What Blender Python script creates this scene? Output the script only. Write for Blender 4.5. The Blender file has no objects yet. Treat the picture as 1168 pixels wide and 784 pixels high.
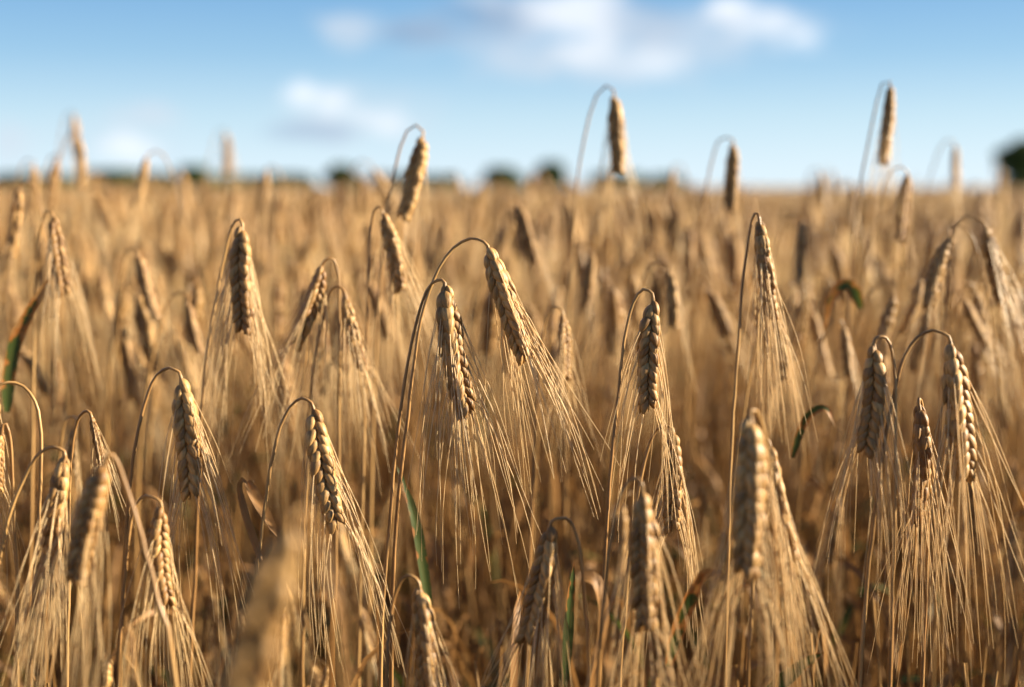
import bpy, math, random
import numpy as np
from mathutils import Vector

R = math.radians
scene = bpy.context.scene
col = scene.collection
rng = np.random.default_rng(7)

# ------------------------------------------------------------------ camera
CAM_Z, LENS = 1.0, 50.0
FPX = 1168 * LENS / 36.0                      # focal length in pixels of the photograph
HORIZON = 213.0
PITCH = math.atan((392 - HORIZON) / FPX)
FOCUS = 1.04
cam_d = bpy.data.cameras.new('camera')
cam = bpy.data.objects.new('camera', cam_d)
col.objects.link(cam)
cam.location = (0, 0, CAM_Z)
cam.rotation_euler = (math.pi / 2 - PITCH, 0, 0)
cam_d.lens, cam_d.sensor_width = LENS, 36
cam_d.clip_start, cam_d.clip_end = 0.02, 5000
cam_d.dof.use_dof = True
cam_d.dof.focus_distance = FOCUS
cam_d.dof.aperture_fstop = 2.9
scene.camera = cam

# ------------------------------------------------------------------ sun, sky, exposure
SUN_AZ, SUN_EL = R(84), R(21)                 # azimuth clockwise from the view direction (+Y)
sun_d = bpy.data.lights.new('sun', 'SUN')
sun_d.energy = 5.0
sun_d.color = (1.0, 0.85, 0.62)
sun_d.angle = R(0.53)
sun = bpy.data.objects.new('sun', sun_d)
col.objects.link(sun)
SD = Vector((math.sin(SUN_AZ) * math.cos(SUN_EL), math.cos(SUN_AZ) * math.cos(SUN_EL), math.sin(SUN_EL)))
sun.rotation_euler = SD.to_track_quat('Z', 'Y').to_euler()
sun.location = SD * 30

scene.view_settings.view_transform = 'Standard'
scene.view_settings.look = 'None'
scene.view_settings.exposure = 1.9
scene.view_settings.gamma = 1.0
scene.view_settings.use_curve_mapping = False
try:
    scene.cycles.use_denoising = True
    scene.cycles.max_bounces = 8
    scene.cycles.diffuse_bounces = 4
    scene.cycles.transmission_bounces = 4
    scene.cycles.sample_clamp_indirect = 6
except Exception:
    pass

CP, SP = math.cos(PITCH), math.sin(PITCH)


def at(px, py, d):
    """Photograph pixel + distance along the lens axis -> world point."""
    x = (px - 584) / FPX * d
    u = (392 - py) / FPX * d
    return np.array([x, d * CP + u * SP, CAM_Z - d * SP + u * CP])


def project(p):
    y, z = p[..., 1], p[..., 2] - CAM_Z
    d = y * CP - z * SP
    u = y * SP + z * CP
    return 584 + p[..., 0] / d * FPX, 392 - u / d * FPX, d


class NT:
    def __init__(self, tree):
        self.t = tree
        tree.nodes.clear()

    def n(self, typ, **kw):
        nd = self.t.nodes.new(typ)
        for k, v in kw.items():
            setattr(nd, k, v)
        return nd

    def link(self, a, b):
        self.t.links.new(a, b)

    def val(self, sock, v):
        if isinstance(v, bpy.types.NodeSocket):
            self.t.links.new(v, sock)
        else:
            sock.default_value = v

    def math(self, op, a, b=0.0, c=0.0, clamp=False):
        nd = self.n('ShaderNodeMath', operation=op, use_clamp=clamp)
        self.val(nd.inputs[0], a)
        self.val(nd.inputs[1], b)
        self.val(nd.inputs[2], c)
        return nd.outputs[0]

    def mix(self, f, a, b, blend='MIX'):
        nd = self.n('ShaderNodeMix', data_type='RGBA', blend_type=blend)
        self.val(nd.inputs[0], f)
        self.val(nd.inputs[6], a)
        self.val(nd.inputs[7], b)
        return nd.outputs[2]

    def smooth(self, v, a, b, lo=0.0, hi=1.0):
        nd = self.n('ShaderNodeMapRange', interpolation_type='SMOOTHSTEP')
        self.val(nd.inputs[0], v)
        for i, x in zip((1, 2, 3, 4), (a, b, lo, hi)):
            nd.inputs[i].default_value = x
        return nd.outputs[0]

    def noise(self, vec, scale, detail=3, rough=0.55):
        nd = self.n('ShaderNodeTexNoise')
        if vec is not None:
            self.link(vec, nd.inputs['Vector'])
        nd.inputs['Scale'].default_value = scale
        nd.inputs['Detail'].default_value = detail
        nd.inputs['Roughness'].default_value = rough
        return nd.outputs['Fac']

    def attr(self, name):
        return self.n('ShaderNodeAttribute', attribute_name=name).outputs['Fac']


world = bpy.data.worlds.new('World')
scene.world = world
world.use_nodes = True
w = NT(world.node_tree)
sky = w.n('ShaderNodeTexSky', sky_type='NISHITA')
sky.sun_disc = False
sky.sun_elevation = SUN_EL
sky.sun_rotation = SUN_AZ
sky.altitude = 0
sky.air_density = 1.0
sky.dust_density = 0.3
sky.ozone_density = 2.2
SKY_STRENGTH = 0.05
tc = w.n('ShaderNodeTexCoord')
sep = w.n('ShaderNodeSeparateXYZ')
w.link(tc.outputs['Generated'], sep.inputs[0])
az = w.math('ARCTAN2', sep.outputs[0], sep.outputs[1])
el = w.math('ARCSINE', sep.outputs[2])
# cloud texture: noise over the sky directions, stretched along the horizon
mp = w.n('ShaderNodeMapping')
mp.inputs['Scale'].default_value = (1, 1, 1.9)
w.link(tc.outputs['Generated'], mp.inputs[0])
nz1 = w.noise(mp.outputs[0], 22, 5, 0.6)
nz2 = w.noise(mp.outputs[0], 7, 3, 0.5)
nz = w.math('ADD', w.math('MULTIPLY', w.math('SUBTRACT', nz1, 0.5), 1.9),
            w.math('MULTIPLY', w.math('SUBTRACT', nz2, 0.5), 1.0))
grad = w.n('ShaderNodeValToRGB')
w.link(w.math('DIVIDE', el, 1.2, clamp=True), grad.inputs[0])
er = grad.color_ramp.elements
er[0].position, er[0].color = 0.0, (4.05, 5.1, 6.0, 1)
er[1].position, er[1].color = 0.11, (0.98, 2.28, 4.0, 1)
for p_, c_ in ((0.04, (2.85, 4.1, 5.1, 1)), (0.075, (1.6, 3.0, 4.45, 1)), (0.3, (0.5, 1.2, 2.6, 1)), (1.0, (0.25, 0.65, 1.6, 1))):
    e_ = er.new(p_)
    e_.color = c_
skycol = w.mix(0.84, sky.outputs[0], grad.outputs[0])
CW = (5.7, 5.95, 6.3, 1)                          # sunlit cloud, before the background strength
CG = (1.25, 2.0, 3.1, 1)                          # thin grey-blue cloud
CP_ = (3.8, 4.25, 4.8, 1)                        # thin pale cloud
clouds = [
    # px, py, half width, half height, opacity, colour
    (575, 24, 95, 26, 0.75, CG), (478, 38, 62, 17, 0.7, CG), (540, 12, 50, 16, 0.5, CG), (720, 66, 120, 34, 0.55, CP_), (610, 64, 70, 26, 0.4, CP_),
    (400, 32, 44, 22, 0.6, CP_), (650, 20, 62, 36, 0.85, CW), (668, 54, 44, 26, 0.6, CW),
    (748, 70, 42, 20, 0.45, CW), (830, 10, 34, 20, 0.9, CW), (876, 26, 50, 22, 0.7, CW), (912, 44, 40, 20, 0.75, CW),
    (785, 30, 70, 34, 0.45, CP_), (740, 24, 50, 30, 0.3, CG),
    (345, 108, 26, 20, 0.8, CW), (378, 120, 26, 22, 0.75, CW), (438, 143, 34, 20, 0.75, CW), (410, 134, 30, 14, 0.5, CW), (400, 150, 95, 22, 0.35, CP_), (365, 150, 75, 16, 0.5, CG),
    (146, 166, 34, 24, 0.8, CW), (165, 132, 42, 20, 0.5, CP_), (8, 160, 30, 30, 0.7, CP_), (550, 0, 40, 14, 0.4, CP_),
    (620, 40, 190, 46, 0.35, CP_), (395, 132, 100, 40, 0.3, CP_), (140, 150, 90, 36, 0.25, CP_), (870, 40, 90, 40, 0.3, CP_),
    (1500, 60, 200, 60, 0.7, CW), (-500, 80, 220, 50, 0.7, CW), (-300, -160, 260, 80, 0.6, CP_), (1900, -220, 300, 90, 0.7, CW),
]
for px, py, sx, sy, op, c in clouds:
    d = at(px, py, 1.0) - np.array([0, 0, CAM_Z])
    d /= np.linalg.norm(d)
    a0, e0 = math.atan2(d[0], d[1]), math.asin(d[2])
    dx = w.math('MULTIPLY', w.math('SUBTRACT', az, a0), FPX / sx)
    dy = w.math('MULTIPLY', w.math('SUBTRACT', el, e0), FPX / sy)
    r = w.math('SQRT', w.math('ADD', w.math('MULTIPLY', dx, dx), w.math('MULTIPLY', dy, dy)))
    r = w.math('ADD', r, nz)
    m = w.smooth(r, 0.2, 1.25, op, 0.0)
    skycol = w.mix(m, skycol, c)
bg = w.n('ShaderNodeBackground')
w.link(skycol, bg.inputs[0])
bg.inputs[1].default_value = SKY_STRENGTH
wo = w.n('ShaderNodeOutputWorld')
w.link(bg.outputs[0], wo.inputs[0])


# ------------------------------------------------------------------ materials
def plant_mat(name, dark, light, rough, trans, tcol, streak=None, bump=0.0, mottling=0.35, spec=0.4):
    m = bpy.data.materials.new(name)
    m.use_nodes = True
    t = NT(m.node_tree)
    tone = t.attr('tone')
    along = t.attr('along')
    around = t.attr('around')
    geo = t.n('ShaderNodeTexCoord').outputs['Object']
    nzs = t.noise(geo, 260, 3)
    nzl = t.noise(geo, 45, 2)
    f = t.math('ADD', tone, t.math('MULTIPLY', t.math('SUBTRACT', nzs, 0.5), mottling))
    f = t.math('ADD', f, t.math('MULTIPLY', t.math('SUBTRACT', nzl, 0.5), mottling), clamp=True)
    c = t.mix(f, dark, light)
    p = t.n('ShaderNodeBsdfPrincipled')
    p.inputs['Roughness'].default_value = rough
    p.inputs['Specular IOR Level'].default_value = spec
    if streak:
        comb = t.n('ShaderNodeCombineXYZ')
        t.link(t.math('MULTIPLY', around, streak), comb.inputs[0])
        t.link(t.math('MULTIPLY', along, 1.6), comb.inputs[1])
        t.link(t.math('MULTIPLY', tone, 9.0), comb.inputs[2])
        st = t.noise(comb.outputs[0], 1.0, 3)
        c = t.mix(t.smooth(st, 0.42, 0.68, 0.0, 0.65), c, tuple(x * 0.5 for x in dark[:3]) + (1,))
        if bump:
            b = t.n('ShaderNodeBump')
            b.inputs['Strength'].default_value = bump
            b.inputs['Distance'].default_value = 0.0006
            t.link(st, b.inputs['Height'])
            t.link(b.outputs[0], p.inputs['Normal'])
    t.link(c, p.inputs['Base Color'])
    tr = t.n('ShaderNodeBsdfTranslucent')
    t.link(t.mix(0.5, c, tcol), tr.inputs[0])
    mx = t.n('ShaderNodeMixShader')
    mx.inputs[0].default_value = trans
    t.link(p.outputs[0], mx.inputs[1])
    t.link(tr.outputs[0], mx.inputs[2])
    o = t.n('ShaderNodeOutputMaterial')
    t.link(mx.outputs[0], o.inputs[0])
    return m


M_GRAIN = plant_mat('ripe_grain', (0.22, 0.105, 0.028, 1), (0.60, 0.37, 0.14, 1), 0.50, 0.16, (0.75, 0.36, 0.06, 1), 9.0, 1.0)
M_AWN = plant_mat('dry_awn', (0.56, 0.38, 0.17, 1), (0.81, 0.65, 0.39, 1), 0.38, 0.36, (0.85, 0.55, 0.2, 1), None, 0, 0.2)
M_STEM = plant_mat('straw_stem', (0.20, 0.09, 0.024, 1), (0.50, 0.31, 0.12, 1), 0.40, 0.08, (0.7, 0.4, 0.1, 1), 8.0, 0.3)


def leaf_mat():
    m = bpy.data.materials.new('blade_leaf')
    m.use_nodes = True
    t = NT(m.node_tree)
    tone, along, around = t.attr('tone'), t.attr('along'), t.attr('around')
    geo = t.n('ShaderNodeTexCoord').outputs['Object']
    nz_ = t.noise(geo, 60, 4)
    comb = t.n('ShaderNodeCombineXYZ')
    t.link(t.math('MULTIPLY', around, 14.0), comb.inputs[0])
    t.link(t.math('MULTIPLY', along, 2.5), comb.inputs[1])
    st = t.noise(comb.outputs[0], 1.0, 3)
    # tone above 0.5 is green, with rusty edges and tip; below is dry straw
    g = t.math('SUBTRACT', tone, t.math('MULTIPLY', t.math('ABSOLUTE', t.math('SUBTRACT', around, 0.5)), 0.35))
    g = t.math('SUBTRACT', g, t.math('MULTIPLY', along, 0.22))
    g = t.math('ADD', g, t.math('MULTIPLY', t.math('SUBTRACT', nz_, 0.5), 0.9))
    dry = t.mix(t.math('ADD', t.math('MULTIPLY', nz_, 0.8), t.math('MULTIPLY_ADD', tone, 0.8, 0.08), clamp=True),
                (0.10, 0.038, 0.010, 1), (0.40, 0.21, 0.07, 1))
    rust = t.mix(t.smooth(g, 0.34, 0.50), dry, (0.38, 0.13, 0.025, 1))
    c = t.mix(t.smooth(g, 0.46, 0.58), rust, (0.048, 0.078, 0.014, 1))
    c = t.mix(t.smooth(st, 0.45, 0.7, 0, 0.35), c, (0.16, 0.09, 0.03, 1))
    p = t.n('ShaderNodeBsdfPrincipled')
    t.link(c, p.inputs['Base Color'])
    p.inputs['Roughness'].default_value = 0.5
    p.inputs['Specular IOR Level'].default_value = 0.3
    b = t.n('ShaderNodeBump')
    b.inputs['Strength'].default_value = 0.4
    b.inputs['Distance'].default_value = 0.0006
    t.link(st, b.inputs['Height'])
    t.link(b.outputs[0], p.inputs['Normal'])
    tr = t.n('ShaderNodeBsdfTranslucent')
    t.link(c, tr.inputs[0])
    mx = t.n('ShaderNodeMixShader')
    mx.inputs[0].default_value = 0.35
    t.link(p.outputs[0], mx.inputs[1])
    t.link(tr.outputs[0], mx.inputs[2])
    o = t.n('ShaderNodeOutputMaterial')
    t.link(mx.outputs[0], o.inputs[0])
    return m


M_LEAF = leaf_mat()


def simple_mat(name, c1, c2, scale, rough=0.9, trans=0.0):
    m = bpy.data.materials.new(name)
    m.use_nodes = True
    t = NT(m.node_tree)
    geo = t.n('ShaderNodeTexCoord').outputs['Object']
    n1 = t.noise(geo, scale, 6, 0.65)
    c = t.mix(t.smooth(n1, 0.3, 0.7), c1, c2)
    p = t.n('ShaderNodeBsdfPrincipled')
    t.link(c, p.inputs['Base Color'])
    p.inputs['Roughness'].default_value = rough
    p.inputs['Specular IOR Level'].default_value = 0.2
    b = t.n('ShaderNodeBump')
    b.inputs['Strength'].default_value = 0.5
    b.inputs['Distance'].default_value = 0.01
    t.link(n1, b.inputs['Height'])
    t.link(b.outputs[0], p.inputs['Normal'])
    o = t.n('ShaderNodeOutputMaterial')
    out = p.outputs[0]
    if trans:
        tr = t.n('ShaderNodeBsdfTranslucent')
        t.link(c, tr.inputs[0])
        mx = t.n('ShaderNodeMixShader')
        mx.inputs[0].default_value = trans
        t.link(out, mx.inputs[1])
        t.link(tr.outputs[0], mx.inputs[2])
        out = mx.outputs[0]
    t.link(out, o.inputs[0])
    return m


M_SOIL = simple_mat('field_soil', (0.035, 0.022, 0.012, 1), (0.085, 0.055, 0.03, 1), 14)
M_FOLIAGE = simple_mat('tree_foliage', (0.035, 0.065, 0.02, 1), (0.075, 0.115, 0.035, 1), 0.9, 0.7, 0.25)
M_BARK = simple_mat('tree_bark', (0.06, 0.045, 0.03, 1), (0.13, 0.10, 0.07, 1), 3)


# ------------------------------------------------------------------ geometry kit (everything is quads in arrays)
class Geo:
    """verts, quads, and three per-vertex values: tone (colour), along, around; mat = slot per quad."""

    def __init__(self):
        self.v, self.f, self.a, self.m, self.n = [], [], [], [], 0

    def add(self, v, f, tone, along, around, mat=0):
        v = np.asarray(v, float)
        f = np.asarray(f, np.int64)
        k = len(v)
        self.v.append(v)
        self.f.append(f + self.n)
        self.a.append(np.stack([np.broadcast_to(tone, k), np.broadcast_to(along, k), np.broadcast_to(around, k)], 1).astype(np.float32))
        self.m.append(np.full(len(f), mat, np.int32))
        self.n += k
        return self

    def join(self, g, mat=None):
        if g.n == 0:
            return self
        v, f, a, m = g.arrays()
        self.v.append(v)
        self.f.append(f + self.n)
        self.a.append(a)
        self.m.append(m if mat is None else np.full(len(f), mat, np.int32))
        self.n += len(v)
        return self

    def arrays(self):
        if len(self.v) > 1:
            self.v, self.f = [np.concatenate(self.v)], [np.concatenate(self.f)]
            self.a, self.m = [np.concatenate(self.a)], [np.concatenate(self.m)]
        return self.v[0], self.f[0], self.a[0], self.m[0]

    def mesh(self, name, mats, offset=None, smooth=True):
        v, f, a, m = self.arrays()
        if offset is not None:
            v = v - np.asarray(offset)
        me = bpy.data.meshes.new(name)
        me.vertices.add(len(v))
        me.vertices.foreach_set('co', v.astype(np.float32).ravel())
        me.loops.add(f.size)
        me.loops.foreach_set('vertex_index', f.astype(np.int32).ravel())
        me.polygons.add(len(f))
        me.polygons.foreach_set('loop_start', np.arange(0, f.size, 4, dtype=np.int32))
        if smooth:
            me.polygons.foreach_set('use_smooth', np.ones(len(f), bool))
        for x in (mats if isinstance(mats, (list, tuple)) else [mats]):
            me.materials.append(x)
        if len(me.materials) > 1:
            me.polygons.foreach_set('material_index', m)
        for i, nm in enumerate(('tone', 'along', 'around')):
            at_ = me.attributes.new(nm, 'FLOAT', 'POINT')
            at_.data.foreach_set('value', np.ascontiguousarray(a[:, i]))
        me.update(calc_edges=True)
        return me


def unit(v):
    v = np.asarray(v, float)
    return v / (np.linalg.norm(v) + 1e-12)


def catmull(P, n):
    P = np.asarray(P, float)
    P = np.vstack([2 * P[0] - P[1], P, 2 * P[-1] - P[-2]])
    seg = np.linalg.norm(np.diff(P[1:-1], axis=0), axis=1) ** 0.5
    cum = np.concatenate([[0], np.cumsum(seg)]) / seg.sum()
    out = []
    for s in np.linspace(0, 1, n):
        i = min(np.searchsorted(cum, s, side='right') - 1, len(seg) - 1)
        t = (s - cum[i]) / (cum[i + 1] - cum[i])
        a, b, c, d = P[i:i + 4]
        out.append(0.5 * (2 * b + (c - a) * t + (2 * a - 5 * b + 4 * c - d) * t ** 2 + (3 * b - a - 3 * c + d) * t ** 3))
    return np.array(out)


def frames(P):
    T = np.gradient(P, axis=0)
    T /= np.linalg.norm(T, axis=1)[:, None] + 1e-12
    ref = np.array([0, 1.0, 0]) if abs(T[0][1]) < 0.9 else np.array([1.0, 0, 0])
    U = np.empty_like(T)
    u = unit(ref - T[0] * np.dot(ref, T[0]))
    for i in range(len(T)):
        u = unit(u - T[i] * np.dot(u, T[i]))
        U[i] = u
    return T, U, np.cross(T, U)


def grid_quads(n, k, closed=True):
    i = np.arange(n - 1)[:, None]
    j = np.arange(k if closed else k - 1)[None, :]
    j2 = (j + 1) % k
    return np.stack([i * k + j, i * k + j2, (i + 1) * k + j2, (i + 1) * k + j], -1).reshape(-1, 4)


def tube(P, r, sides, tone=0.5, mat=0, g=None):
    P = np.asarray(P, float)
    T, U, V = frames(P)
    th = np.linspace(0, 2 * math.pi, sides, endpoint=False)
    r = np.broadcast_to(r, len(P))
    v = P[:, None] + r[:, None, None] * (U[:, None] * np.cos(th)[None, :, None] + V[:, None] * np.sin(th)[None, :, None])
    g = g or Geo()
    g.add(v.reshape(-1, 3), grid_quads(len(P), sides), np.repeat(np.broadcast_to(tone, len(P)), sides),
          np.repeat(np.linspace(0, 1, len(P)), sides), np.tile(np.arange(sides) / sides, len(P)), mat)
    return g


def ribbon(P, width, normal, tone=0.5, mat=0, g=None, fold=0.0, cols=2):
    """A blade: cols columns of vertices, folded along its midrib."""
    P = np.asarray(P, float)
    T = np.gradient(P, axis=0)
    T /= np.linalg.norm(T, axis=1)[:, None] + 1e-12
    N = np.broadcast_to(np.asarray(normal, float), P.shape)
    S = np.cross(T, N)
    S /= np.linalg.norm(S, axis=1)[:, None] + 1e-12
    N2 = np.cross(S, T)
    width = np.broadcast_to(width, len(P))
    x = np.linspace(-0.5, 0.5, cols)
    v = P[:, None] + S[:, None] * (x[None, :, None] * width[:, None, None]) + N2[:, None] * (np.abs(x)[None, :, None] * width[:, None, None] * fold)
    g = g or Geo()
    g.add(v.reshape(-1, 3), grid_quads(len(P), cols, False), np.repeat(np.broadcast_to(tone, len(P)), cols),
          np.repeat(np.linspace(0, 1, len(P)), cols), np.tile(x + 0.5, len(P)), mat)
    return g


# unit grain: base at 0, tip at z = 1, x across, y outwards
def grain_shape(rings, sides):
    z = np.linspace(0, 1, rings)
    z = 0.5 - 0.5 * np.cos(z * math.pi) if rings > 4 else z
    prof = (np.clip(z, 0.002, 1) ** 0.62) * (np.clip(1 - z, 0.0, 1) ** 0.80)
    prof = prof / prof.max()
    prof = np.maximum(prof, 0.07)
    th = np.linspace(0, 2 * math.pi, sides, endpoint=False)
    keel = 1 + 0.22 * np.clip(np.sin(th), 0, 1) ** 3 + 0.055 * np.cos(5 * th)
    x = prof[:, None] * np.cos(th)[None] * 0.5 * keel
    y = prof[:, None] * np.sin(th)[None] * 0.5 * keel
    y = y + (0.10 * np.sin(z * math.pi) - 0.12 * z ** 3)[:, None]       # belly outwards
    v = np.stack([x, y, np.broadcast_to(z[:, None], x.shape)], -1).reshape(-1, 3)
    return v, grid_quads(rings, sides), np.repeat(z, sides), np.tile(np.arange(sides) / sides, rings)


GRAIN = {'full': grain_shape(9, 10), 'mid': grain_shape(6, 7), 'low': grain_shape(4, 5)}
DOWN = np.array([0, 0, -1.0])


def make_ear(base, direction, L, roll, lod, rnd, bend=0.0, bend_dir=(1, 0, 0), awn_keep=0.68, awn_len=1.0, spread=1.0, pairs=None, fat=1.0, thick=1.0):
    """-> core Geo, [grain Geo], [awn Geo]; a six-rowed nodding barley ear."""
    t0 = unit(direction)
    base = np.asarray(base, float)
    s = np.linspace(0, 1, 12)
    P = base + t0 * (s * L)[:, None] + np.asarray(bend_dir) * (bend * L * (s ** 2 - s))[:, None]
    T, U, V = frames(P)
    sc = L / 0.09
    core = tube(P, np.interp(s, [0, 0.05, 0.5, 1], [0.0012, 0.0026, 0.0024, 0.0006]) * sc, 6, 0.3)
    gv, gf, gz, ga = GRAIN[lod]
    n = pairs or 22
    grains, awns = [], []
    ptone = rnd.uniform(0.22, 0.66)
    for k in range(n):
        sk = (k + 0.35) / n * 0.90
        i = sk * 11
        i0 = min(int(i), 10)
        fr = i - i0
        c = P[i0] * (1 - fr) + P[i0 + 1] * fr
        t, u, v = T[i0], U[i0], V[i0]
        size = np.interp(sk, [0, 0.07, 0.2, 0.6, 0.9], [0.74, 0.96, 1.03, 1.0, 0.80])
        for phi in (0, 54, -54):
            a = roll + (0 if k % 2 == 0 else math.pi) + R(phi + rnd.normal(0, 5))
            out = u * math.cos(a) + v * math.sin(a)
            tilt = R((24 if phi else 19) + rnd.normal(0, 3.0)) * (1.05 if sk > 0.1 else 0.75)
            a2 = a - math.copysign(R(24), phi) if phi else a
            d = unit(t * math.cos(tilt) + (u * math.cos(a2) + v * math.sin(a2)) * math.sin(tilt))
            side = unit(np.cross(d, out))
            o2 = np.cross(side, d)
            if np.dot(o2, out) < 0:
                o2 = -o2
            gl = 0.0166 * sc * size * rnd.uniform(0.92, 1.08)
            gw = 0.0078 * sc * size * rnd.uniform(0.9, 1.08) * fat
            gt = 0.0050 * sc * size * fat
            b = c + out * 0.0014 * sc * size * fat
            tone = np.clip(ptone + rnd.normal(0.0, 0.24), 0.02, 0.98)
            vv = b + side * (gv[:, :1] * gw) + o2 * (gv[:, 1:2] * gt) + d * (gv[:, 2:3] * gl)
            grains.append(Geo().add(vv, gf, np.clip(tone + 0.12 * (gz - 0.5), 0, 1), gz, ga))
            if rnd.random() < awn_keep:
                tip = b + d * gl * 0.97 + o2 * gt * 0.10
                fan = abs(rnd.normal(0, 0.135)) * spread
                if rnd.random() < 0.07:
                    fan += 0.22
                fin = unit(t * 1.0 + DOWN * 0.35 + out * fan + rnd.normal(0, 0.05, 3) * spread)
                ln = rnd.uniform(0.085, 0.148) * sc * awn_len * (1.0 if rnd.random() > 0.12 else 0.55)
                ns = {'full': 8, 'mid': 5, 'low': 3}[lod]
                ps, p = [tip], tip
                for q in range(ns - 1):
                    f = ((q + 0.5) / (ns - 1)) ** 0.45
                    dd = unit(d * (1 - f) + fin * f + out * 0.05 * math.sin(q * 0.9 + k))
                    p = p + dd * ln / (ns - 1)
                    ps.append(p)
                rr = np.linspace(0.00033, 0.00010, ns) * (sc ** 0.5) * thick
                at_ = np.clip(rnd.normal(0.66, 0.2), 0, 1)
                if lod == 'low':
                    awns.append(ribbon(ps, rr * 3.3, unit([rnd.normal(0, 1), rnd.normal(0, 1), .2]), at_))
                else:
                    awns.append(tube(ps, rr, 4 if lod == 'full' else 3, at_))
    return core, grains, awns


def blade(P, w, normal, tone, fold=0.3, cols=4, n=14):
    P = catmull(P, n)
    s = np.linspace(0, 1, n)
    ww = w * np.interp(s, [0, 0.12, 0.5, 0.85, 1], [0.45, 0.9, 1.0, 0.55, 0.04])
    return ribbon(P, ww, normal, tone, 0, None, fold, cols)


# ------------------------------------------------------------------ objects
def tag(o, label, cat, group=None):
    o['label'] = label
    o['category'] = cat
    if group:
        o['group'] = group


def empty(name, loc):
    o = bpy.data.objects.new(name, None)
    col.objects.link(o)
    o.location = loc
    o.empty_display_size = 0.05
    return o


def part(name, g, mat, parent, origin, parent_origin, label=None):
    o = bpy.data.objects.new(name, g.mesh(name, mat, origin))
    col.objects.link(o)
    o.parent = parent
    o.location = np.asarray(origin) - np.asarray(parent_origin)
    if label:
        o['label'] = label
    return o


GROUP = 'nodding barley plants of the ripe field'
HERO_FOOT = []
HERO_EARS = []                                   # projected ears, so that fillers keep off them


def hero(label, base, tip, d, stem=None, side='L', lod=None, dt=0.0, sd=0.006, roll=None, leaves=(), awn_keep=0.68,
         awn_len=1.0, spread=1.0, bend=None, rad=1.0, lean=0.0, fat=1.0):
    rnd = np.random.default_rng(abs(hash((base, tip))) % 2 ** 31)
    B = at(base[0], base[1], d)
    E = at(tip[0], tip[1], d + dt)
    L = np.linalg.norm(E - B)
    if d >= 1.35:
        awn_keep, spread, fat = min(awn_keep, 0.34), spread * 0.8, fat * 1.18
    lod = lod or ('full' if 0.86 <= d <= 1.27 else 'mid')
    k = 1 if side == 'R' else -1
    if stem:
        pts = [at(x, y, d + sd * min(1, i / 2) + lean * i) for i, (x, y) in enumerate(stem)]
        if stem[0][1] > base[1] - 12:
            pts = [B + (B - E) / L * 0.002] + pts
    else:
        q = rnd.uniform(0.75, 1.3)
        offs = [(-0.000, 0.0035), (0.008 * q, 0.0075 * q), (0.017 * q, 0.002), (0.024 * q, -0.02), (0.034 * q, -0.07), (0.045 * q, -0.16), (0.052 * q, -0.30)]
        yy = rnd.uniform(-0.006, 0.012)
        pts = [B + np.array([k * a, (yy if i else 0) + sd, b]) for i, (a, b) in enumerate(offs)]
    # carry the stem on to the soil
    last, prev = pts[-1], pts[-2]
    dr = unit(last - prev)
    dr = unit(dr * 0.6 + DOWN * 0.7 + np.array([0, rnd.normal(0, 0.03), 0]))
    zz = max(last[2], 0.05)
    pts.append(last + dr * zz * 0.45)
    foot = pts[-1] + (dr * 0.5 + DOWN) * pts[-1][2] / max(1e-3, -(dr * 0.5 + DOWN)[2])
    foot[2] = -0.01
    pts.append(foot)
    pts = pts[::-1] + [B + (E - B) / L * 0.006]
    n = 46 if lod == 'full' else 26
    P = catmull(pts, n)
    # a little natural waviness, growing towards the foot
    s = np.linspace(0, 1, n)
    P[1:-4] += (np.cumsum(rnd.normal(0, 1, (n - 5, 3)), 0) * 0.00022 + rnd.normal(0, 0.00014, (n - 5, 3))) * np.minimum(1, np.linspace(6, 0, n - 5))[:, None]
    P[:, 1] += 0.004 * np.sin(s * 17 + rnd.uniform(0, 6)) * (1 - s)
    rr = np.interp(s, [0, 0.35, 0.7, 0.93, 1], [0.0021, 0.0017, 0.00125, 0.00105, 0.0014]) * rad
    rr = rr * (1 + rnd.normal(0, 0.05, n))
    for node in (0.18, 0.36):
        rr = rr * (1 + 0.45 * np.exp(-((s - node) / 0.012) ** 2))
    root = empty('barley_plant', foot)
    tag(root, label, 'barley plant', GROUP)
    part('stem', tube(P, rr, 7 if lod == 'full' else 5, np.clip(0.5 + 0.25 * np.sin(s * 9 + rnd.uniform(0, 6)), 0, 1)), M_STEM, root, foot, foot)
    bd = rnd.normal(0, 0.10) if bend is None else bend
    core, grains, awns = make_ear(B, E - B, L, rnd.uniform(0, 6.28) if roll is None else roll, lod, rnd, bd, (1, 0, 0),
                                  awn_keep, awn_len, spread, fat=fat)
    if lod == 'full':
        ear = part('ear', core, M_GRAIN, root, B, foot)
        for g in grains:
            o = g.arrays()[0][0]
            part('grain', g, M_GRAIN, ear, o, B)
        for g in awns:
            o = g.arrays()[0][0]
            part('awn', g, M_AWN, ear, o, B)
    else:
        e = Geo().join(core)
        for g in grains:
            e.join(g)
        a = Geo()
        for g in awns:
            a.join(g)
        ear = part('ear', e, M_GRAIN, root, B, foot)
        part('beard', a, M_AWN, ear, B, B)
    for lf in leaves:
        pp = [at(x, y, d + lf.get('dd', 0.01) + lf.get('dz', 0.0) * i) for i, (x, y) in enumerate(lf['px'])]
        nrm = unit(lf.get('n', (0.4, -1, 0.3)))
        part('leaf', blade(pp, lf['w'], nrm, lf['tone'], lf.get('fold', 0.3)), M_LEAF, root, pp[0], foot, lf.get('label'))
    HERO_FOOT.append(foot)
    HERO_EARS.append((base, tip, d))
    return root


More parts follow.
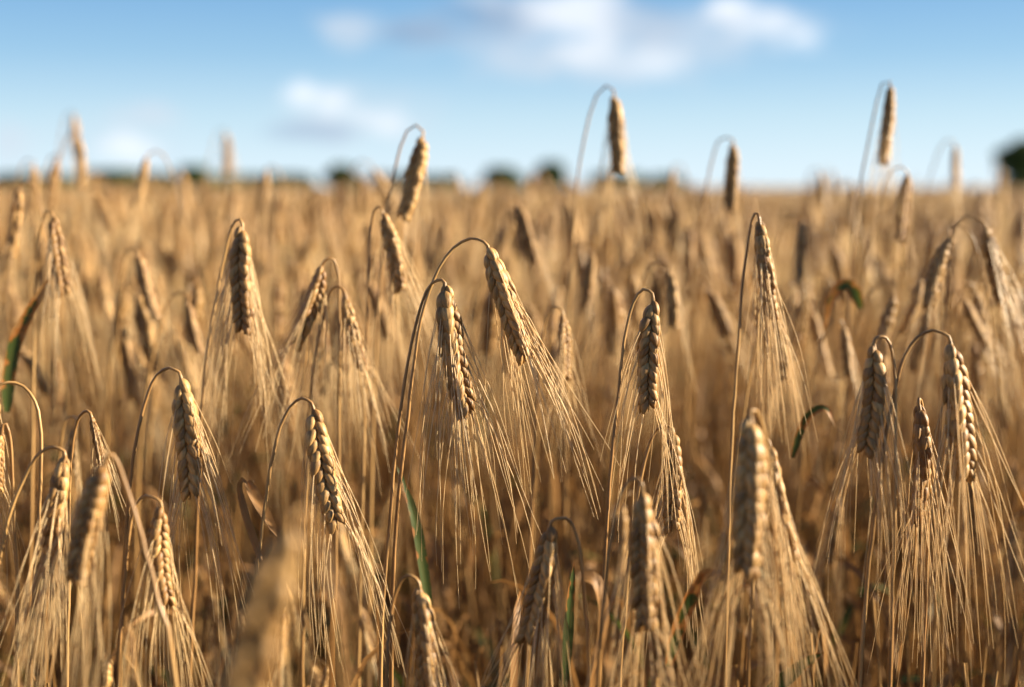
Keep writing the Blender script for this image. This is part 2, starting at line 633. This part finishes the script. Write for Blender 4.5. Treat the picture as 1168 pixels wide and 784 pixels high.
# ------------------------------------------------------------------ the setting: soil and the far trees
gs = Geo()
xs = np.concatenate([np.linspace(-900, -40, 16), np.linspace(-30, 30, 61), np.linspace(40, 900, 16)])
ys = np.concatenate([np.linspace(-300, -8, 8), np.linspace(-6, 30, 73), np.linspace(40, 2200, 30)])
X, Y = np.meshgrid(xs, ys)
Z = 0.02 * np.sin(X * 3.1 + 1.3 * np.sin(Y * 2.3)) * np.sin(Y * 2.7) * (np.hypot(X, Y) < 25)
gs.add(np.stack([X, Y, Z], -1).reshape(-1, 3), grid_quads(len(ys), len(xs), False), 0.5, 0.5, 0.5)
soil = bpy.data.objects.new('ground', gs.mesh('ground', M_SOIL))
col.objects.link(soil)
soil['kind'] = 'structure'


def tree(label, px, top_y, half_px, dist, cat='tree', name='broadleaf_tree', group='trees along the far field edge', squat=1.0):
    rnd = np.random.default_rng(int(px * 7 + top_y) % 99991)
    p = at(px, HORIZON, dist)
    foot = np.array([p[0], p[1], 0.0])
    h = CAM_Z + (HORIZON - top_y) / FPX * dist
    hw = half_px / FPX * dist
    root = empty(name, foot)
    tag(root, label, cat, group)
    tr = Geo()
    th = h * 0.45
    tube([(0, 0, -0.1), (0.05, 0, th * 0.5), (0.0, 0.05, th), (0.1, 0, h * 0.8)], np.array([0.05, 0.04, 0.03, 0.008]) * h, 8, 0.5, 0, tr)
    cl = []
    for i in range(18):
        a = rnd.uniform(0, 6.28)
        rr_ = hw * rnd.uniform(0.25, 0.78)
        zc = rnd.uniform(0.10, 0.86)
        rr_ *= math.sqrt(max(0.1, 1 - ((zc - 0.45) / 0.5) ** 2))
        c = np.array([rr_ * math.cos(a), rr_ * math.sin(a), h * zc])
        if i == 0:
            c = np.array([0, 0, h * 0.84])
        cl.append((c, hw * rnd.uniform(0.32, 0.5)))
        b = np.array([0, 0, th * rnd.uniform(0.5, 1.0)])
        tube([b, (b + c) / 2 + [0, 0, 0.05 * h], c], np.array([0.018, 0.012, 0.004]) * h, 5, 0.5, 0, tr)
    part('trunk', tr, M_BARK, root, foot, foot) if False else None
    o = bpy.data.objects.new('trunk', tr.mesh('trunk', M_BARK))
    col.objects.link(o)
    o.parent = root
    cr = Geo()
    n = 420
    for c, r_ in cl:
        d = rnd.normal(0, 1, (n, 3))
        d /= np.linalg.norm(d, axis=1)[:, None]
        q = c + d * (r_ * rnd.uniform(0.45, 1.12, n) ** 0.7)[:, None] * np.array([1, 1, 0.8 * squat])
        q[:, 2] = np.clip(q[:, 2], 0.25, h)
        e1 = rnd.normal(0, 1, (n, 3))
        e1 /= np.linalg.norm(e1, axis=1)[:, None]
        e2 = np.cross(e1, rnd.normal(0, 1, (n, 3)))
        e2 /= np.linalg.norm(e2, axis=1)[:, None]
        sz = 0.11 * hw * rnd.uniform(0.6, 1.2, n)[:, None]
        v = np.stack([q - e1 * sz, q + e2 * sz * 0.6, q + e1 * sz, q - e2 * sz * 0.6], 1).reshape(-1, 3)
        cr.add(v, np.arange(4 * n).reshape(-1, 4), 0.5, 0.5, 0.5)
    o = bpy.data.objects.new('crown', cr.mesh('crown', M_FOLIAGE, None, False))
    col.objects.link(o)
    o.parent = root


tree('big dark round tree at the right edge of the horizon', 1162, 155, 27, 150)
tree('dark tree past the frame beside the big round tree', 1215, 176, 30, 158)
tree('dark tree on the horizon right of the middle, taller of two close together', 627, 184, 20, 170)
tree('low broad dark tree on the horizon near the middle of the field', 577, 192, 26, 165)
tree('small dark tree standing alone on the horizon left of the middle', 391, 188, 19, 165)
tree('low dark bush on the horizon between tall blurred ears at left', 222, 191, 30, 160, 'bush', 'hedge_bush')
tree('low dark bush on the horizon at far left', 128, 196, 34, 175, 'bush', 'hedge_bush')
for i, px in enumerate((20, 66, 96, 172, 262, 296, 332, 452, 500, 702, 760)):
    tree('faint low bush of the hedge line along the far horizon', px, 200 + (i % 3), 26 + 7 * (i % 2), 230 + 12 * (i % 4), 'bush', 'hedge_bush', 'hedge bushes along the far horizon')

# ------------------------------------------------------------------ the plants one can tell apart
exec_heroes = True
hero('tall sharp barley plant with a long arching bare stem, lower of its two central ears', (507, 323), (533, 477), 1.04,
     [(502, 320), (494, 322), (485, 337), (475, 375), (464, 440), (454, 520), (446, 610), (440, 700), (436, 790)], sd=0.008, roll=0.6, 
     leaves=[dict(px=[(490, 700), (483, 650), (475, 600), (464, 560), (452, 530)], w=0.009, tone=0.84, dd=0.1, fold=0.3, label='dark green leaf')])
hero('tallest sharp barley plant of the middle, its arch highest and ear hanging right', (556, 281), (600, 413), 1.05,
     [(549, 275), (538, 272), (520, 280), (503, 300), (490, 328), (479, 368), (468, 440), (457, 530), (449, 630), (445, 790)], sd=0.012, spread=1.25)
hero('sharp barley plant right of centre with ear hanging straight and smooth arch left', (745, 341), (740, 470), 1.03,
     roll=1.5, awn_keep=0.5, spread=0.75, stem=[(742, 333), (734, 330), (722, 343), (710, 380), (702, 440), (694, 520), (688, 610), (680, 790)])
hero('sharp pale ear on a tight hook at left, hairy awns, second stem from left edge', (206, 430), (217, 570), 1.0,
     [(201, 423), (191, 420), (176, 430), (163, 458), (152, 500), (145, 560), (140, 650), (136, 790)], fat=1.05)
hero('sharp ear above the big blurred foreground ear, on a long slanting stem', (357, 465), (386, 605), 1.0,
     roll=1.3, fat=1.05, stem=[(352, 457), (342, 455), (328, 470), (314, 508), (303, 560), (294, 630), (286, 710), (278, 790)],
     leaves=[dict(px=[(297, 640), (288, 615), (278, 585), (272, 556), (277, 547), (283, 555)], w=0.008, tone=0.3, dd=0.0, n=(1, -0.6, 0.2), label='rolled rusty leaf'),
             dict(px=[(282, 549), (293, 570), (306, 592), (316, 612)], w=0.009, tone=0.4, dd=0.05, label='dry folded leaf')])
hero('slightly soft upright-hung ear on tall stem between left edge and centre', (276, 256), (279, 382), 1.17,
     [(272, 250), (265, 258), (256, 290), (246, 340), (237, 400), (231, 460), (226, 540), (220, 660), (214, 790)], sd=0.01)
hero('small sharp ear hanging under the straight ear right of centre', (768, 494), (766, 608), 1.08,
     roll=1.7, fat=1.15, stem=[(763, 487), (753, 487), (742, 502), (731, 540), (722, 600), (712, 700), (706, 790)], sd=0.01)
hero('slim brown ear hanging between two broad bearded ears at right', (1048, 460), (1043, 598), 1.03,
     [(1049, 455), (1052, 462), (1056, 500), (1058, 580), (1056, 700), (1052, 790)], sd=0.03, fat=0.95, roll=0.1,
     leaves=[dict(px=[(904, 522), (912, 492), (924, 472), (942, 466), (952, 486)], w=0.008, tone=0.70, dd=0.17, label='curled green leaf')])
hero('sharp ear whose hooked stem drops on its right side, at right', (997, 392), (985, 522), 0.97,
     [(1004, 384), (1013, 388), (1020, 410), (1023, 460), (1023, 540), (1020, 660), (1014, 790)], fat=1.1, spread=1.3)
hero('long bearded ear on a wide arch at right edge of sharp zone', (1084, 390), (1101, 550), 0.97,
     [(1078, 381), (1062, 377), (1045, 386), (1030, 408), (1018, 445), (1006, 505), (996, 580), (986, 680), (978, 790)], awn_len=1.2)
hero('tall slim ear on straight stem right of centre, top at the horizon mass', (866, 250), (881, 364), 1.13,
     [(863, 243), (858, 250), (852, 285), (846, 340), (841, 410), (836, 490), (832, 590), (828, 790)])
hero('dim ear tucked below the tall slim ear right of centre', (890, 368), (893, 436), 1.26, side='L')
hero('broad soft ear in front at right, orange gaps between its grain rows', (856, 474), (850, 660), 0.84,
     [(858, 468), (866, 474), (876, 520), (882, 600), (884, 700), (884, 800)], sd=0.02, lod='full', fat=1.05)
hero('slanting ear right of the broad soft front ear, beard sweeping right', (878, 508), (908, 642), 0.92,
     [(873, 500), (866, 504), (860, 540), (856, 620), (852, 720), (850, 800)], sd=0.02, spread=1.3, awn_len=1.15,
     leaves=[dict(px=[(862, 806), (888, 780), (915, 758), (940, 744)], w=0.011, tone=0.92, dd=0.04, label='bright green leaf')])
hero('soft pale ear in front right of centre with small hook', (733, 560), (736, 722), 0.87,
     [(731, 550), (724, 545), (714, 556), (703, 595), (694, 660), (684, 790)],
     leaves=[dict(px=[(762, 760), (772, 718), (786, 684), (801, 656), (824, 652)], w=0.012, tone=0.68, dd=0.06, n=(0.6, -1, 0.2), label='spotted rust and green leaf')])
hero('sharp ear at lower middle bent left, hook and broad dry leaf on its right', (628, 599), (597, 738), 0.95,
     [(637, 592), (648, 592), (657, 606), (664, 640), (669, 700), (672, 790)],
     leaves=[dict(px=[(666, 658), (678, 662), (686, 690), (684, 730), (676, 775), (670, 800)], w=0.013, tone=0.30, n=(0.9, -0.7, 0.2), dd=-0.008, label='broad dry papery leaf'),
             dict(px=[(640, 800), (646, 740), (650, 690), (655, 640)], w=0.009, tone=0.88, dd=0.14, label='green leaf in the shade')])
hero('ear cut by the bottom edge near the middle, on a round hook', (478, 668), (492, 812), 0.93,
     [(469, 657), (459, 662), (450, 684), (444, 730), (440, 800)])
hero('sunlit sharp ear low at left with curved hook on its left', (184, 577), (193, 692), 0.95,
     [(176, 568), (164, 567), (152, 586), (146, 630), (141, 700), (136, 800)], fat=1.1)
hero('bright ear low at far left on a long sloping arch', (74, 520), (54, 652), 0.95,
     [(66, 511), (54, 512), (38, 527), (20, 560), (4, 605), (-12, 690), (-24, 800)], fat=1.05)
hero('soft front ear low at left with thick blurred stalk on its right', (120, 528), (86, 668), 0.84,
     [(124, 519), (131, 522), (142, 555), (160, 620), (180, 690), (202, 800)], lod='full', rad=1.25, fat=1.1)
hero('small ear peeking over the soft front ear at left', (104, 475), (116, 530), 1.07,
     [(100, 469), (94, 472), (88, 490), (84, 540), (82, 620), (80, 790)])
hero('large strongly blurred ear nearest the camera at lower left', (332, 598), (262, 872), 0.52,
     [(338, 585), (348, 584), (362, 610), (382, 680), (398, 800)], lod='mid', sd=0.02, roll=1.4, awn_keep=0.12, spread=0.5)
hero('soft ear at left with half green leaf under it', (60, 246), (73, 338), 1.3,
     [(57, 240), (50, 245), (44, 280), (40, 340), (38, 420), (36, 560), (34, 790)],
     leaves=[dict(px=[(8, 470), (10, 430), (18, 390), (32, 360), (46, 335), (56, 318)], w=0.012, tone=0.74, dd=-0.05, label='green leaf with dry brown tip')])
hero('blurred ear near the left edge, half lit against tan field', (22, 214), (12, 294), 1.45, side='R')
hero('blurred ear left, leaning before the sky beside the tallest blurred ear', (65, 182), (54, 240), 1.9)
hero('tallest blurred ear at far left, topping the horizon', (90, 158), (92, 218), 2.0)
hero('ghostly blurred ear rising into the cloud at far left', (85, 132), (88, 180), 2.6)
hero('brown blurred ear leaning left before the sky at left', (167, 180), (154, 238), 1.85, side='R')
hero('pale ghostly ear high before the sky left of centre', (258, 152), (259, 200), 3.0)
hero('blurred ear leaning left on the horizon left of centre', (304, 194), (296, 244), 2.1, side='R')
hero('big soft ear leaning left on thin hook before the sky, left of centre', (483, 155), (459, 252), 1.36,
     [(479, 146), (471, 143), (461, 155), (452, 185), (444, 225), (437, 290), (430, 400), (424, 600)])
hero('soft ear under the big leaning ear left of centre, thin arch at its left', (436, 242), (457, 334), 1.24,
     [(433, 236), (427, 240), (422, 270), (419, 320), (416, 400), (412, 560), (408, 790)])
hero('soft dark ear leaning left with hook on the right, left of centre', (368, 302), (334, 398), 1.2,
     [(374, 295), (381, 297), (387, 318), (389, 380), (388, 470), (384, 640), (380, 790)])
hero('soft ear with bright awns just right of the dark left-leaning ear', (394, 337), (415, 424), 1.2,
     [(390, 329), (382, 327), (373, 342), (364, 385), (356, 440), (350, 560), (346, 790)], spread=1.3)
hero('blurred ear leaning right above the tallest sharp ear', (591, 232), (610, 302), 1.6)
hero('faint blurred ear beside the ear above the tallest sharp ear', (632, 238), (628, 288), 1.95)
hero('tall ear hanging alone in the sky right of centre on a wide thin arch', (701, 108), (706, 198), 1.5,
     [(697, 100), (689, 99), (677, 116), (666, 160), (658, 212), (653, 290), (648, 420), (644, 640)], sd=0.01, fat=0.95)
hero('blurred ear hanging straight before the sky between two tall ears', (837, 163), (832, 242), 1.62, awn_keep=0.4)
hero('tallest ear of all at right, in the sky on a narrow hook', (1016, 98), (1006, 188), 1.5,
     [(1012, 92), (1005, 98), (996, 135), (986, 185), (977, 235), (970, 320), (964, 440), (958, 640)], sd=0.01, fat=0.95)
hero('blurred ear below the tallest ear at right, on the horizon', (1036, 199), (1027, 278), 1.55)
hero('small blurred ear topping the horizon near the dark tree', (1090, 166), (1091, 218), 2.2)
hero('soft ear leaning left at right, with beard behind it', (1085, 268), (1058, 352), 1.36, side='R')
hero('soft ear under a wide arch at the right edge, next to the left-leaning one', (1124, 258), (1143, 348), 1.34,
     [(1117, 250), (1104, 246), (1092, 254), (1084, 285), (1079, 350), (1074, 450), (1070, 640)])
hero('blurred ear straight down at right of the tall slim ear', (916, 252), (911, 326), 1.55)
hero('faint blurred ear on the horizon left of the tallest ear', (973, 212), (970, 262), 2.0)
hero('soft dark ear right of the two central ears, half lit', (642, 358), (645, 434), 1.24,
     [(638, 351), (629, 352), (621, 372), (615, 420), (610, 500), (604, 640), (600, 790)])
hero('blurred ear leaning left in the tan field right of centre', (676, 288), (666, 352), 1.55)
hero('small dim blurred ear behind the smooth arch right of centre', (704, 338), (711, 388), 1.6)
hero('half lit blurred ear behind the straight sharp ear right of centre', (764, 308), (768, 376), 1.42)
hero('blurred ear slanting right between the straight ear and the tall slim ear', (812, 334), (832, 384), 1.62)
hero('dark blurred ear slanting right in the left part of the tan field', (158, 290), (180, 366), 1.45)
hero('dim blurred ear left of the ear on the tall left stem', (214, 344), (228, 404), 1.42)
hero('small dim ear just below the dim one beside the tall left stem', (205, 384), (213, 428), 1.55)
hero('dim ear slanting left behind the soft left-leaning ear at right', (1050, 318), (1030, 382), 1.5, side='R')
hero('dim ear slanting right under the wide arch at the right edge', (1098, 340), (1130, 402), 1.5)
hero('blurred ear rising just left of the tallest blurred ear at far left', (38, 188), (34, 240), 2.1)
hero('faint blurred ear on the skyline between the brown leaning ear and the ghostly one', (208, 196), (213, 240), 2.5)
hero('faint pale ear on the skyline right of the big leaning ear', (520, 200), (523, 240), 2.6)
hero('faint leaning ear on the skyline between two tall ears of the sky', (768, 192), (762, 236), 2.4, side='R')
hero('faint pale ear on the skyline left of the second tall ear in the sky', (936, 196), (940, 238), 2.5)
hero('ear half cut by the left edge of the picture, above the sloping arch', (2, 492), (-2, 566), 0.98,
     [(4, 484), (10, 490), (16, 540), (18, 620), (20, 790)])
hero('dark arch at far left whose ear hangs outside the picture', (-6, 448), (-16, 560), 1.0,
     [(0, 439), (14, 436), (30, 442), (44, 462), (50, 500), (48, 570), (40, 680), (34, 790)])
hero('pale blurred ear behind the small peeking ear at left', (86, 486), (82, 536), 1.22)
hero('faint blurred ear on the horizon behind the thin hook left of centre', (371, 224), (374, 268), 2.1)
hero('faint slanting ear below the tallest blurred ear at far left', (110, 222), (126, 268), 1.9)
hero('blurred ear with curled red and green leaf beside it at right', (962, 372), (968, 430), 1.42,
     leaves=[dict(px=[(981, 352), (975, 333), (966, 325), (955, 331), (946, 348), (940, 380)], w=0.013, tone=0.70, dd=-0.03, n=(-0.4, -1, 0.4), label='curled red and green leaf')])


# ------------------------------------------------------------------ prototypes of the plants behind
def proto(i, lod, pairs=None, keep=None, thick=1.0):
    rnd = np.random.default_rng(100 + i)
    h = 0.90
    q = rnd.uniform(0.7, 1.5)
    fx = rnd.uniform(-0.16, 0.02)
    a = R(rnd.choice([4, 12, 20, 30, -6, 45]) + rnd.normal(0, 4))
    pts = [(fx, rnd.normal(0, .03), -0.01), (fx * 0.8, rnd.normal(0, .02), 0.3), (-0.045 * q, 0, h - 0.25), (-0.032 * q, 0, h - 0.09),
           (-0.022 * q, 0, h - 0.02), (-0.011 * q, 0, h), (-0.002, 0, h - 0.004), (0.002, 0, h - 0.012)]
    ns = {'mid': 24, 'low': 12}[lod]
    P = catmull(pts, ns)
    s = np.linspace(0, 1, ns)
    st = tube(P, np.interp(s, [0, 0.5, 1], [0.0021, 0.0014, 0.0011]), 5 if lod == 'mid' else 3, 0.5 + 0.2 * np.sin(s * 8 + i))
    B = np.array([0.002, 0, h - 0.011])
    core, grains, awns = make_ear(B, (math.sin(a), rnd.normal(0, 0.12), -math.cos(a)), rnd.uniform(0.072, 0.098), rnd.uniform(0, 6.28), lod, rnd,
                                  rnd.normal(0, 0.12), (1, 0, 0), keep or (0.42 if lod == 'mid' else 0.42), pairs=pairs, spread=1.15, thick=thick)
    ear = Geo().join(core)
    for g in grains:
        ear.join(g)
    bd = Geo()
    for g in awns:
        bd.join(g)
    lv = []
    for k in range(rnd.integers(1, 3)):
        z0 = rnd.uniform(0.25, 0.6)
        i0 = int(np.argmin(abs(P[:, 2] - z0)))
        an = rnd.uniform(0, 6.28)
        hd = np.array([math.cos(an), math.sin(an), 0])
        p0 = P[i0]
        ln = rnd.uniform(0.10, 0.2)
        lp = [p0, p0 + hd * ln * 0.3 + [0, 0, ln * 0.4], p0 + hd * ln * 0.7 + [0, 0, ln * 0.25], p0 + hd * ln * 0.95 + [0, 0, -ln * 0.35]]
        lv.append((p0, blade(lp, rnd.uniform(0.007, 0.013), (0.1, -0.3, 1), rnd.choice([0.1, 0.2, 0.3, 0.4, 0.8]), 0.3, 3 if lod == 'mid' else 2, 10 if lod == 'mid' else 5)))
    return dict(stem=st, ear=ear, beard=bd, leaves=lv, B=B, P=P)


PROTO_MID = [proto(i, 'mid') for i in range(10)]
PROTO_ROOT = []
for pr in PROTO_MID:
    PROTO_ROOT.append(dict(stem=pr['stem'].mesh('stem', M_STEM), ear=pr['ear'].mesh('ear', M_GRAIN, pr['B']),
                           beard=pr['beard'].mesh('beard', M_AWN, pr['B']),
                           leaves=[(p0, g.mesh('leaf', M_LEAF, p0)) for p0, g in pr['leaves']], B=pr['B']))


def plant_from(pm, loc, rz, sc, tilt, label, group):
    root = empty('barley_plant', loc)
    root.rotation_euler = (tilt[0], tilt[1], rz)
    root.scale = (sc, sc, sc)
    tag(root, label, 'barley plant', group)

    def child(nm, me, parent, l):
        o = bpy.data.objects.new(nm, me)
        col.objects.link(o)
        o.parent = parent
        o.location = l
        return o
    child('stem', pm['stem'], root, (0, 0, 0))
    e = child('ear', pm['ear'], root, pm['B'])
    child('beard', pm['beard'], e, (0, 0, 0))
    for p0, me in pm['leaves']:
        child('leaf', me, root, p0)
    return root


# scatter of the whole crop: position, height factor, turn
def scatter(x0, x1, y0, y1, per_m2, r):
    n = int((x1 - x0) * (y1 - y0) * per_m2)
    return np.stack([r.uniform(x0, x1, n), r.uniform(y0, y1, n)], 1)


sr = np.random.default_rng(21)
near_xy = np.vstack([scatter(-1.9, 2.9, -0.4, 3.6, 105, sr), scatter(0.5, 2.0, -0.4, 1.6, 60, sr), scatter(-1.7, 1.7, 1.7, 3.6, 20, sr)])
HF = np.array(HERO_FOOT)
fill, rest = [], []
for x, y in near_xy:
    hgt = float(np.clip(sr.normal(0.885, 0.05), 0.74, 1.03)) + (sr.uniform(0, 0.05) if y > 2.2 else 0)
    rz = sr.normal(0.0, 0.75) + (math.pi if sr.random() < 0.2 else 0)
    if y < 0.75 and 0 < x < 1.0:
        hgt = min(hgt, sr.uniform(0.72, 0.80))
    if y < 0.25 and abs(x) < 0.6:
        continue                                  # the photographer's own gap
    top = np.array([x, y, hgt])
    px, py, d = project(top)
    inview = d > 0.05 and (-160 < px < 1330 or (d < 1.3 and abs(x) < 0.36 * d + 0.26))
    if inview and d < 0.80:
        hgt = sr.uniform(0.40, 0.55)
        if abs(x) < 0.25 + 0.3 * y and y < 0.5:
            continue
    elif inview and d < 1.16:
        hgt = sr.uniform(0.36, 0.52)
    elif inview and d < 1.55:
        hgt = min(hgt, sr.uniform(0.48, 0.62) if d < 1.4 else sr.uniform(0.55, 0.72))
    elif inview and d < 2.0:
        hgt = min(hgt, 0.9)
    top[2] = hgt
    px, py, d = project(top)
    seen = d > 1.1 and -30 < px < 1198 and py < 640
    it = (x, y, hgt, rz, px, py, d)
    (fill if seen else rest).append(it)
fill.sort(key=lambda t: t[6])
NFILL = 225
rest += fill[NFILL:]
fill = fill[:NFILL]
for j, (x, y, hgt, rz, px, py, d) in enumerate(fill):
    zone = 'left third' if px < 390 else ('middle third' if px < 780 else 'right third')
    depth = 'nearer' if d < 1.9 else 'farther'
    lab = {'nearer': 'low shaded barley plant half hidden behind the sharp ears, in the %s',
           'farther': 'blurred golden barley plant in the crowd behind the sharp ears, in the %s'}[depth] % zone
    plant_from(PROTO_ROOT[int(sr.integers(10))], (x, y, 0), rz, hgt / 0.9, (sr.normal(0, 0.05), sr.normal(0, 0.05)), lab,
               '%s barley plants of the crowd, %s' % (depth, zone))

# ------------------------------------------------------------------ the rest of the crop: one mass
PROTO_LOW = [proto(i, 'low') for i in range(12)]
PROTO_FAR = [proto(i, 'low', 8, 0.95) for i in range(8)]
PROTO_HORIZON = [proto(i, 'low', 4, 1.0, 2.2) for i in range(6)]


def flat(pr, awn_step=1):
    g = Geo()
    g.join(pr['stem'], 0)
    g.join(pr['ear'], 1)
    g.join(pr['beard'], 2)
    for p0, l in pr['leaves']:
        g.join(l, 3)
    return g.arrays()


def bulk(protos, items, r, wide=1.0):
    """items (x, y, height, rz) -> one Geo of copies."""
    g = Geo()
    arr = [flat(p) for p in protos]
    items = np.array([t[:4] for t in items])
    pick = r.integers(len(arr), size=len(items))
    for k, (v, f, a, m) in enumerate(arr):
        it = items[pick == k]
        n = len(it)
        if not n:
            continue
        sc = it[:, 2] / 0.9
        c, s = np.cos(it[:, 3]), np.sin(it[:, 3])
        tx, ty = r.normal(0, 0.05, n), r.normal(0, 0.05, n)
        x = v[None, :, 0] * c[:, None] - v[None, :, 1] * s[:, None] + v[None, :, 2] * tx[:, None]
        y = v[None, :, 0] * s[:, None] + v[None, :, 1] * c[:, None] + v[None, :, 2] * ty[:, None]
        V = np.stack([x * sc[:, None] + it[:, :1], y * sc[:, None] + it[:, 1:2], v[None, :, 2] * sc[:, None] * np.ones((n, 1))], -1)
        g.v.append(V.reshape(-1, 3))
        g.f.append((f[None] + (np.arange(n) * len(v))[:, None, None]).reshape(-1, 4) + g.n)
        A = np.broadcast_to(a[None], (n,) + a.shape).copy()
        A[:, :, 0] = np.clip(A[:, :, 0] + r.normal(0, 0.15, n)[:, None], 0, 1)
        g.a.append(A.reshape(-1, 3))
        g.m.append(np.tile(m, n))
        g.n += n * len(v)
    return g


def wedge(y0, y1, per_m2, r, half=0.40, extra=0.8, hm=0.875, hs=0.05):
    y = np.sqrt(r.uniform(y0 ** 2, y1 ** 2, int(half * (y1 ** 2 - y0 ** 2) * per_m2 + 2 * extra * (y1 - y0) * per_m2)))
    x = r.uniform(-1, 1, len(y)) * (half * y + extra)
    h = r.normal(hm, hs, len(y)) + 0.030 * np.sin(x * 2.3 + 1.1 * np.sin(y * 1.7)) * np.sin(y * 1.3 + 0.7 * x) + 0.022 * np.sin(x * 0.55 + 2.0 + y * 0.21)
    h = np.clip(h, 0.7, 1.10)
    rz = r.normal(0, 0.75, len(y)) + np.where(r.random(len(y)) < 0.2, math.pi, 0)
    return np.stack([x, y, h, rz], 1)


crop = Geo()
crop.join(bulk(PROTO_LOW, rest, sr))
crop.join(bulk(PROTO_LOW, wedge(3.6, 7.5, 95, sr, hs=0.07), sr))
crop.join(bulk(PROTO_FAR, wedge(7.5, 16, 60, sr, extra=1.2, hs=0.058), sr))
crop.join(bulk(PROTO_FAR, wedge(16, 30, 24, sr, extra=2, hm=0.875, hs=0.055), sr))
crop.join(bulk(PROTO_HORIZON, wedge(30, 80, 4, sr, extra=3, hm=0.86, hs=0.06), sr))

# loose dry blades and bare straws low between the stems
n = 3000
for x, y in zip(sr.uniform(-1.4, 1.7, n), sr.uniform(0.3, 3.6, n)):
    zt = sr.uniform(0.05, 0.36) if y < 0.75 else sr.uniform(0.08, 0.55)
    an = sr.uniform(0, 6.28)
    hd = np.array([math.cos(an), math.sin(an), 0]) * sr.uniform(0.02, 0.10)
    p0 = np.array([x, y, zt])
    dz = sr.uniform(0.04, 0.16)
    droop = sr.uniform(0, 0.12) if sr.random() < 0.5 else 0
    tone = sr.choice([0.05, 0.12, 0.22, 0.32, 0.42, 0.88], p=[.25, .23, .2, .17, .12, .03])
    ribbon(catmull([p0, p0 + hd * 0.4 + [0, 0, 0.7 * dz], p0 + hd + [0, 0, dz - droop * 0.4], p0 + hd * 1.4 + [0, 0, dz - droop]], 8),
           np.array([0.5, 0.85, 1, 1, 0.95, 0.8, 0.5, 0.08]) * sr.uniform(0.004, 0.010),
           (sr.normal(0, 1), -0.6, sr.normal(0.0, 0.3)), tone, 3, crop, 0.3, 3)
n = 4200
for x, y in zip(sr.uniform(-1.4, 1.9, n), sr.uniform(0.3, 3.8, n)):
    zt = sr.uniform(0.2, 0.42) if y < 0.8 else sr.uniform(0.3, 0.66)
    lx, ly = sr.normal(0, 0.06), sr.normal(0, 0.06)
    tube([(x, y, -0.01), (x + lx * 0.4, y + ly * 0.4, zt * 0.5), (x + lx, y + ly, zt)], np.array([0.0022, 0.0018, 0.0012]), 3, sr.uniform(0.0, 0.6), 0, crop)

# the crop closes to a bumpy canopy far off
fx = np.linspace(-420, 420, 561)
fy = 30 * (520 / 30) ** np.linspace(0, 1, 90)
X, Y = np.meshgrid(fx, fy)
Z = 0.80 + 0.05 * sr.normal(0, 1, X.shape) + 0.03 * np.sin(X * 0.21) * np.sin(Y * 0.07)
Z[0] = 0.05
crop.add(np.stack([X + sr.normal(0, 0.3, X.shape), Y, Z], -1).reshape(-1, 3), grid_quads(len(fy), len(fx), False), 0.62 + 0.0 * X.ravel(), 0.5, 0.5, 2)
co = bpy.data.objects.new('barley_crop', crop.mesh('barley_crop', [M_STEM, M_GRAIN, M_AWN, M_LEAF]))
col.objects.link(co)
co['kind'] = 'stuff'
co['label'] = 'blurred mass of ripe golden barley filling the field to the horizon'
co['category'] = 'barley crop'
print('objects', len(bpy.data.objects), 'crop quads', len(co.data.polygons), 'fill', len(fill))
